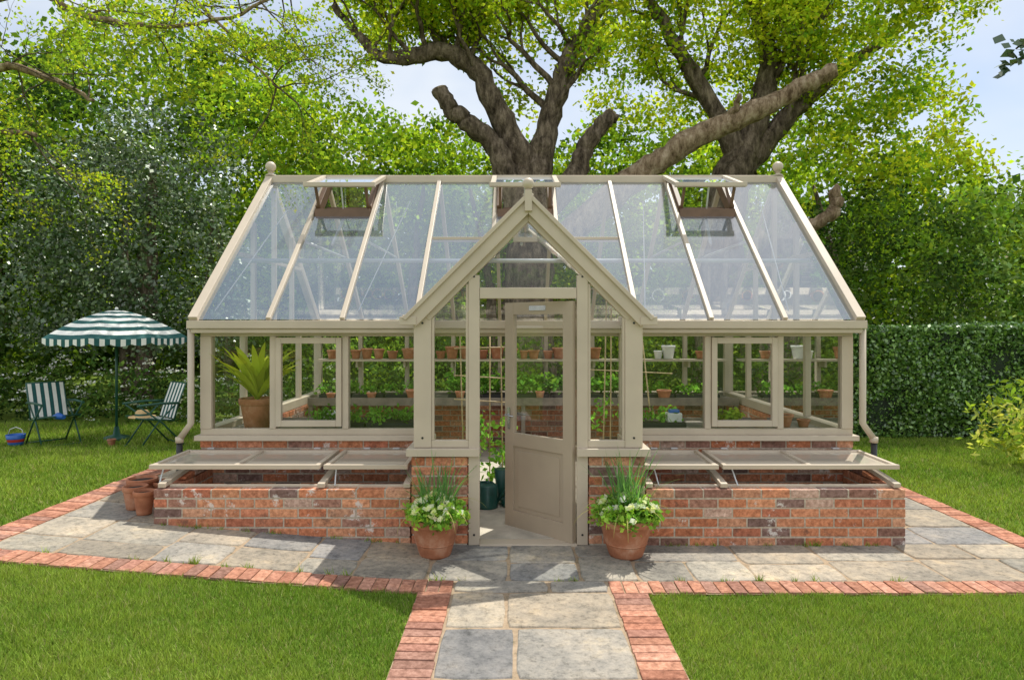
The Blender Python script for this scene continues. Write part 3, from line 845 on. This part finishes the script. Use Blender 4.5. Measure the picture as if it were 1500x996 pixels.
mb.tube([(bx_-.11,by_,c[2]+.15),(bx_-.08,by_,c[2]+.22),(bx_,by_,c[2]+.25),(bx_+.08,by_,c[2]+.22),(bx_+.11,by_,c[2]+.15)],.005,6,mi=2)
mb.build('toy_bucket',['blue','red','white'])
mb=MB(); pot_into(mb,(-5.55,9.15,h(-5.55,9.15)+.01),.055,.10); mb.build('terracotta_pot',['terra','soil'])
mb=MB(); mb.tube([(-6.44,9.30,h(-6.5,9.4)+.41),(-6.34,9.24,h(-6.5,9.4)+.43),(-6.24,9.2,h(-6.5,9.4)+.42)],[.03,.05,.03],10); mb.build('folded_towel',['blue'])

# ------------------------------------------------------------------ trees
def cr(pts,rad,n=5,wob=.03):
    P=[Vector(p) for p in pts]; out=[];ro=[]
    for i in range(len(P)-1):
        p0=P[max(i-1,0)];p1=P[i];p2=P[i+1];p3=P[min(i+2,len(P)-1)]
        for k in range(n):
            t=k/n; q=.5*((2*p1)+(p2-p0)*t+(2*p0-5*p1+4*p2-p3)*t*t+(3*p1-p0-3*p2+p3)*t**3)
            r=rad[i]*(1-t)+rad[i+1]*t
            out.append(q+Vector([random.uniform(-wob,wob) for _ in range(3)])); ro.append(r*random.uniform(.90,1.10))
    out.append(P[-1]); ro.append(rad[-1]); return out,ro
def limb(mb,pts,rad,mi=0,wob=.03,seg=14):
    o,r=cr(pts,rad,6,wob); mb.tube(o,r,seg,mi,jit=.09); return o,r
def grow(mb,p,d,r,L,depth,tips,up=.25,spread=.7):
    pts=[p];rad=[r]; q=p.copy(); dd=d.copy(); n=4
    for i in range(n):
        dd=(dd+Vector([random.uniform(-.35,.35),random.uniform(-.35,.35),random.uniform(-.25,.25)+up*.3])).normalized()
        q=q+dd*L/n; pts.append(q.copy()); rad.append(r*(1-.45*(i+1)/n))
        if depth<=1: tips.append(q.copy())
        if depth>0 and i>=1 and random.random()<.55:
            sd=(dd+Vector([random.uniform(-1,1),random.uniform(-1,1),random.uniform(-.6,.9)])*spread).normalized()
            grow(mb,q.copy(),sd,rad[-1]*.6,L*.62,depth-1,tips,up,spread)
    mb.tube(pts,rad,5,cap=False)
    if depth>0:
        for _ in range(2):
            sd=(dd+Vector([random.uniform(-1,1),random.uniform(-1,1),random.uniform(-.6,.9)])*spread).normalized()
            grow(mb,q.copy(),sd,rad[-1]*.75,L*.7,depth-1,tips,up,spread)
LIME=[(.46,.54,.035),(.58,.63,.045),(.34,.46,.035),(.42,.53,.04),(.18,.31,.03)]
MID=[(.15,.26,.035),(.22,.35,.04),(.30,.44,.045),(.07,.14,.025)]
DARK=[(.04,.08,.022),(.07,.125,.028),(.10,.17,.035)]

random.seed(21)
OAK=empty('oak_tree'); mb=MB(); tips=[]
y=14.0
limb(mb,[(.35,y,-.1),(.3,y,1.5),(.25,y,3.4),(.2,y,4.5)],[.62,.5,.46,.45])
L1=limb(mb,[(.2,y,4.2),(.15,y,5.0),(-.3,y-.1,5.98),(-.8,y-.2,6.98),(-1.52,y-.3,7.34),(-2.38,y-.4,7.15),(-2.95,y-.4,7.35),(-3.7,y-.5,8.2)],[.36,.3,.25,.21,.18,.14,.10,.05])
L2=limb(mb,[(.1,y-.1,4.2),(-.23,y-.3,4.95),(-.59,y-.4,5.55),(-1.09,y-.5,5.9),(-1.35,y-.5,6.15),(-1.55,y-.5,6.5)],[.28,.23,.20,.18,.17,.17])
L3=limb(mb,[(.35,y,4.3),(.49,y,5.1),(.63,y,5.75),(.99,y,6.98),(1.2,y,7.55),(2.1,y+.2,8.9)],[.33,.28,.24,.2,.16,.09])
L4=limb(mb,[(.5,y-.1,4.0),(1.2,y-.2,4.8),(1.42,y-.2,5.4),(1.7,y-.2,5.8),(2.0,y-.2,6.1)],[.28,.22,.18,.17,.15])
L5=limb(mb,[(.8,y,3.4),(2.2,y-.3,4.55),(2.85,y-.5,5.0),(3.64,y-.6,5.52),(4.71,y-.8,5.95),(5.57,y-.9,6.38),(6.2,y-1,6.68)],[.3,.27,.24,.23,.20,.17,.14],mi=1)
limb(mb,[(4.1,y-.7,5.7),(4.3,y-.9,6.0),(4.35,y-1,6.2)],[.09,.06,.05],mi=1)
for Lx in (L1,L3):
    o,r=Lx
    for i in range(12,len(o),2):
        if r[i]<.26: grow(mb,o[i],Vector((random.uniform(-1,1),random.uniform(-.8,.5),random.uniform(.2,1))).normalized(),r[i]*.35,random.uniform(1.0,1.5),2,tips)
for (c_,n_,r_) in (((-1.55,y-.5,6.5),(-.3,0,.9),.16),((2.0,y-.2,6.1),(.6,0,.6),.14),((6.2,y-1,6.68),(.8,-.2,.4),.13)):
    c_=Vector(c_); n_=Vector(n_).normalized(); mb.tube([c_-n_*.03,c_+n_*.012],r_*.99,12,mi=1)
mb.build('trunk_and_limbs',['bark','bark_l'],OAK)
T=np.array([tuple(t) for t in tips])
cano=[(-2.4,14.2,9.0,1.8,1.5,1.2),(.2,14.3,9.4,2.4,1.5,1.1),(-.3,14.4,8.1,1.2,.8,.7),(1.9,14.6,8.1,1.2,1.2,.9),(-2.4,14,8.0,.8,.8,.5,.9),(.3,14.8,6.6,.6,.5,.5,.8),(-1.0,14.3,8.8,1.6,1,.8)]
foliage('oak_leaves',[leaves_from(T,.16,12,.105,LIME),leaves_from(clumps(cano,44),.19,32,.112,LIME)],parent=OAK)

OAK2=empty('oak_tree'); mb=MB(); tips=[]
y=15
limb(mb,[(4.5,y,-.1),(4.6,y,2.5),(4.75,y,4.6),(5.15,y,5.6)],[.6,.48,.44,.40])
A=limb(mb,[(5.1,y,5.4),(5.4,y,6.4),(5.7,y,7.6),(5.3,y,9.2)],[.36,.3,.22,.12])
B=limb(mb,[(5.1,y,5.2),(5.9,y,6.2),(7.0,y,7.2),(8.4,y,8.2)],[.3,.22,.16,.08])
Cc=limb(mb,[(5.1,y,5.4),(4.3,y,6.8),(3.6,y,8.0),(2.8,y,9.4)],[.26,.2,.15,.08])
limb(mb,[(4.7,14.6,2.6),(5.3,13.0,3.45),(5.75,12.4,3.72),(5.92,12.3,3.95),(5.84,12.3,4.25)],[.18,.13,.12,.11,.10],mi=1)
for o,r in (A,B,Cc):
    for i in range(6,len(o),2): grow(mb,o[i],Vector((random.uniform(-1,1),random.uniform(-1,.5),random.uniform(0,1))).normalized(),r[i]*.35,random.uniform(1.1,1.7),2,tips)
mb.build('trunk_and_limbs',['bark','bark_l'],OAK2)
T=np.array([tuple(t) for t in tips]); T=T[R.uniform(0,1,len(T))<.9]
cano=[(4.2,15,8.4,1.8,1.3,1.2),(6.6,14.5,8.8,2.1,1.6,1.5),(7.8,14.5,7.5,1.4,1.4,1.4),(8.2,14.4,6.1,1.3,1.2,1.1),(7.2,14.2,6.6,1.2,1,.8,.8),(5.2,15.9,7.2,1.3,1,.9),
 (8.2,13.6,5.0,1.3,1.0,.7),(3.0,15.9,7.0,1.2,1,.9),(2.6,15.5,9.2,1.5,1.2,.9),(6.4,14.4,5.4,.7,.8,.6,.7)]
foliage('oak_leaves',[leaves_from(T,.18,15,.105,LIME),leaves_from(clumps(cano,46),.20,34,.116,LIME)],parent=OAK2)

WH=[(.8,.8,.72)]
b=[(7.6,13.3,2.8,1.5,1.0,1.9),(9.0,13.4,2.4,1.1,1.0,1.6),(6.2,13.8,2.3,1.0,.9,1.9),(7.2,13.8,3.6,.9,.8,.8)]
C=clumps(b,58); C2=C[R.integers(0,len(C),100)]
foliage('hawthorn_bush',[leaves_from(C,.2,30,.09,DARK+MID[:1]),leaves_from(C2,.12,5,.055,WH)],'leaf_far')
HOL=empty('holly_tree'); mb=MB(); limb(mb,[(-7.6,13.6,0),(-7.5,13.6,2),(-7.4,13.6,5)],[.2,.16,.06]); mb.build('trunk',['bark'],HOL)
b=[(-7.6,13.3,3.2,2.1,1.4,2.1),(-7.0,13.3,4.9,1.4,1.1,1.3),(-8.6,13.4,3.8,1.4,1.2,1.7),(-6.5,13.2,2.6,1.2,1.0,1.6),(-9.1,13.2,2.4,1.2,1.1,1.4)]
C=clumps(b,72); C2=C[R.integers(0,len(C),260)]
foliage('holly_leaves',[leaves_from(C,.19,32,.09,[(.045,.085,.03),(.075,.13,.05),(.11,.18,.07),(.18,.25,.12)],var=.4),leaves_from(C2,.14,5,.05,[(.6,.63,.5)])],'leaf_gloss',HOL)
WOOD=empty('woodland')
BR=[(.34,.48,.04),(.27,.41,.04),(.42,.54,.045),(.16,.28,.035)]
nl=[(-12.5,15.5,3,2.5,1.5,3.2),(-10.8,16,6,2.2,1.5,2.4),(-11.2,14.6,2.2,1.6,1.2,2.0),(-5.0,16,2.6,1.8,1.3,2.0),(-12.5,15.5,5.6,1.6,1.2,1.5)]
near=[(-5.0,16.4,4.4,1.6,1.2,1.6),(-3.2,16.5,4.6,1.7,1.3,2.0),(-4.4,17,6.0,1.6,1.3,1.4),
 (-1.4,17,3.6,1.8,1.3,2.6),(-1.8,17.5,6.0,1.4,1.2,1.2),(1.0,17,3.4,1.8,1.3,2.6),(3.2,17,3.6,1.6,1.3,2.6),(2.2,17.5,5.8,1.6,1.2,1.1),(-6.6,17,6.6,1.8,1.4,1.5),(5.8,17,4.8,1.8,1.3,1.8)]
far_=[(-15,20,5,3,2,5),(-11.5,20,8.4,3,2,3),(-8,20,5,3,2,4),(-8.2,20,8.6,2.2,1.5,1.9,.8),(-4,21,4.5,3,2,4),(0,21,4,3,2,3.6),(4,21,4.5,3,2,4),(8,20,4.5,3,2,4),(10.5,18,4,1.8,1.5,2.6)]
foliage('woodland_shade_leaves',[leaves_from(clumps(nl,48),.24,32,.13,DARK+MID),leaves_from(clumps(far_,30),.36,30,.20,MID+BR+BR)],'leaf_far',WOOD)  # left bushes get dark greens, the shade there put into their colour
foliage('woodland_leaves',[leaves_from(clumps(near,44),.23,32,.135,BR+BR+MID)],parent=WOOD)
HZ=[(.21,.33,.11),(.17,.27,.09),(.28,.40,.13)]  # bluish greens put distance haze into the thicket's leaf colour
rt=[(14,19,3.4,2.2,1.5,2.9),(16.8,19.5,4,2.2,1.5,3.2),(11.6,17,2.6,1.6,1.2,2.4),(20,20,4,3,2,4)]
foliage('right_thicket_leaves',[leaves_from(clumps(rt,48),.26,32,.15,HZ+MID)],'leaf_far',WOOD)
bk=[(x,25+random.uniform(-1,1),2.6,2.4,1,3.4+random.uniform(-.5,1.0)) for x in range(-31,33,3)]
foliage('distant_tree_line',[leaves_from(clumps(bk,30),.5,22,.42,DARK+MID)],'leaf_far',WOOD)
mb=MB()
for k in range(14):
    x=random.uniform(-14,9); yy=random.uniform(15.5,18.5)
    limb(mb,[(x,yy,0),(x+random.uniform(-.2,.2),yy,2.5),(x+random.uniform(-.6,.6),yy,5)],[.14,.11,.04],seg=8)
mb.build('woodland_trunks',['bark'],WOOD)
us=[(x,12.6+random.uniform(-.4,.4),.5,1.1,.7,.8+random.uniform(-.2,.4)) for x in np.arange(-4.2,6.5,1.2)]
foliage('shrub_border',[leaves_from(clumps(us,76),.18,26,.09,MID+DARK)],'leaf_far')
cp=[(x,12.4+random.uniform(-.5,.3),.35,1.0,.7,.6+random.uniform(-.1,.25)) for x in np.arange(-13,-3.5,1.0)]
C=clumps(cp,90); C2=C[R.integers(0,len(C),620)]+np.array([0,-.1,.18])
foliage('cow_parsley',[leaves_from(C,.15,24,.08,DARK+[(.16,.26,.05),(.09,.18,.04)]),leaves_from(C2,.05,7,.036,[(.82,.84,.78)],.3,1.2,.9)],'leaf_far')  # dark greens carry the undergrowth's shade in the leaf colour
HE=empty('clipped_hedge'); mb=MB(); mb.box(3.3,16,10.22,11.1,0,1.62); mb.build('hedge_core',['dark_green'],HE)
n=80000; x=R.uniform(3.2,14,n); t=R.uniform(0,1,n)
yy=np.where(t<.78,10.17+np.abs(R.normal(size=n))*.07-.05,R.uniform(10.12,11.1,n)); zz=np.where(t<.78,R.uniform(.02,1.72,n),1.66+R.normal(size=n)*.035)
bumpv=.06*np.sin(x*2.3+zz*3)+.04*np.sin(x*5.1-zz*4.2); yy=yy+np.where(t<.78,bumpv,0); zz=zz+np.where(t>=.78,.03*np.sin(x*1.9),0)
P=np.stack([x,yy,zz],1); pal=np.array([(.08,.18,.035),(.12,.245,.04),(.19,.34,.055)]); cc=pal[R.integers(0,3,n)]*R.uniform(.5,1.5,(n,1))
npmesh('hedge_leaves',leafquads(P,.065,.6,.3),4,cc.astype(np.float32),'leaf_gloss',HE)
C=clumps([(6.1,8.2,.55,.42,.35,.5),(6.4,8.0,.4,.4,.3,.38)],160)
foliage('spotted_laurel_shrub',[leaves_from(C,.08,22,.10,[(.42,.50,.06),(.26,.38,.05),(.6,.62,.16)],1,.5,.4)])

ASH=empty('ash_tree'); mb=MB(); random.seed(5); tips=[]
limb(mb,[(-10.8,11,0),(-10.7,11,3),(-10.4,11,6),(-10.2,11,9)],[.32,.27,.22,.14])
bo=[([(-10.5,11,5.2),(-8.6,11,5.95),(-7.7,11,5.8),(-6.9,10.9,5.4)],[.11,.07,.05,.025]),
    ([(-10.4,11,6.5),(-8.0,10.8,7.1),(-7.0,10.8,6.75),(-5.6,10.7,6.5),(-4.2,10.6,6.75),(-3.6,10.5,7.1)],[.10,.065,.05,.035,.025,.015]),
    ([(-10.6,11,4.8),(-9.0,11,4.95),(-7.9,11,4.85)],[.08,.05,.035]),
    ([(-10.3,11,7.2),(-7.6,11,7.6),(-5.6,11.2,7.3),(-4.4,11.2,6.1),(-4.0,11.2,5.7)],[.08,.05,.035,.02,.01])]
for p,r in bo:
    o,rr=limb(mb,p,r,mi=1,seg=8,wob=.03)
    for i in range(5,len(o),1):
        if random.random()<.7: grow(mb,o[i],Vector((random.uniform(-.3,1),random.uniform(-.6,.6),random.uniform(-.8,.5))).normalized(),.015,random.uniform(.6,1.2),2,tips,up=-.1)
mb.build('trunk_and_boughs',['bark','bark_l'],ASH)
T=np.array([tuple(t) for t in tips]); T=T[R.uniform(0,1,len(T))<.7]
foliage('ash_leaves',[leaves_from(T,.10,6,.06,BR+LIME[:2])],parent=ASH)
YT=empty('young_tree'); mb=MB()
limb(mb,[(4.9,4.1,0),(4.85,4.1,2),(4.8,4.1,4.4)],[.07,.055,.02],seg=8)
limb(mb,[(4.8,4.1,3.0),(3.9,4.05,3.42),(3.3,4.0,3.46),(3.0,4.0,3.38)],[.03,.018,.012,.006],seg=6,wob=.01)
limb(mb,[(3.3,4.0,3.45),(3.1,4.0,3.35),(2.97,4.0,3.28)],[.008,.006,.004],seg=6,wob=.005)
mb.build('trunk',['bark'],YT)
C=np.array([(2.99,4,3.38),(3.05,4,3.35),(2.93,4,3.29),(3.12,4,3.42),(3.3,4,3.5),(3.5,4,3.5)]+[(4.8+R.normal()*.4,4.1+R.normal()*.3,3.9+R.normal()*.5) for _ in range(40)])
foliage('young_tree_leaves',[leaves_from(C,.035,9,.075,[(.03,.06,.025),(.045,.085,.03)],1)],'leaf_gloss',YT)

# ------------------------------------------------------------------ light, sky, camera
S=Vector((.27,.42,1.0)).normalized(); el=math.asin(S.z); az=math.atan2(S.x,S.y)
sun=bpy.data.lights.new('sun','SUN'); sun.energy=5.0; sun.angle=math.radians(.5); sun.color=(1,.95,.86)
so=bpy.data.objects.new('sun',sun); scene.collection.objects.link(so); so.rotation_euler=S.to_track_quat('Z','Y').to_euler(); so.location=(2,8,20)
w=bpy.data.worlds.new('World'); scene.world=w; w.use_nodes=True; nt=w.node_tree; nt.nodes.clear()
out=nt.nodes.new('ShaderNodeOutputWorld'); bg=nt.nodes.new('ShaderNodeBackground'); bg.inputs[1].default_value=.15
sky=nt.nodes.new('ShaderNodeTexSky'); sky.sky_type='NISHITA'; sky.sun_disc=False; sky.sun_elevation=el; sky.sun_rotation=az
sky.air_density=1.0; sky.dust_density=1.0; sky.ozone_density=1.2
tc=nt.nodes.new('ShaderNodeTexCoord'); mp=nt.nodes.new('ShaderNodeMapping'); mp.inputs['Scale'].default_value=(1,1,2.2); nt.links.new(tc.outputs['Generated'],mp.inputs[0])
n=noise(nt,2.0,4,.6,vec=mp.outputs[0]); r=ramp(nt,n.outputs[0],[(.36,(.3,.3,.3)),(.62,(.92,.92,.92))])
# clouds behind the camera are brightened, an added fill for shaded front faces
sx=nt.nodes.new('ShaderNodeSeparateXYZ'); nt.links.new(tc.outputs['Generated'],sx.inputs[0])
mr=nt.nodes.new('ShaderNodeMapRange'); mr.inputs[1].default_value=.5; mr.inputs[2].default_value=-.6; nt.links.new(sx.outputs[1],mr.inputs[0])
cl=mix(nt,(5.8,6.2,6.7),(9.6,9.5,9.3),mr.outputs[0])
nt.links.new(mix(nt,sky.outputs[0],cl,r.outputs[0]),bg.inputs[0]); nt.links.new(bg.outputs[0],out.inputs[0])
cam=bpy.data.cameras.new('camera'); co=bpy.data.objects.new('camera',cam); scene.collection.objects.link(co); scene.camera=co
co.location=(0,0,1.72); co.rotation_euler=(math.radians(90),0,0)
cam.sensor_width=36; cam.lens=977/1500*36; cam.shift_x=-6/1500; cam.shift_y=-21/1500; cam.clip_end=1500; cam.clip_start=.05
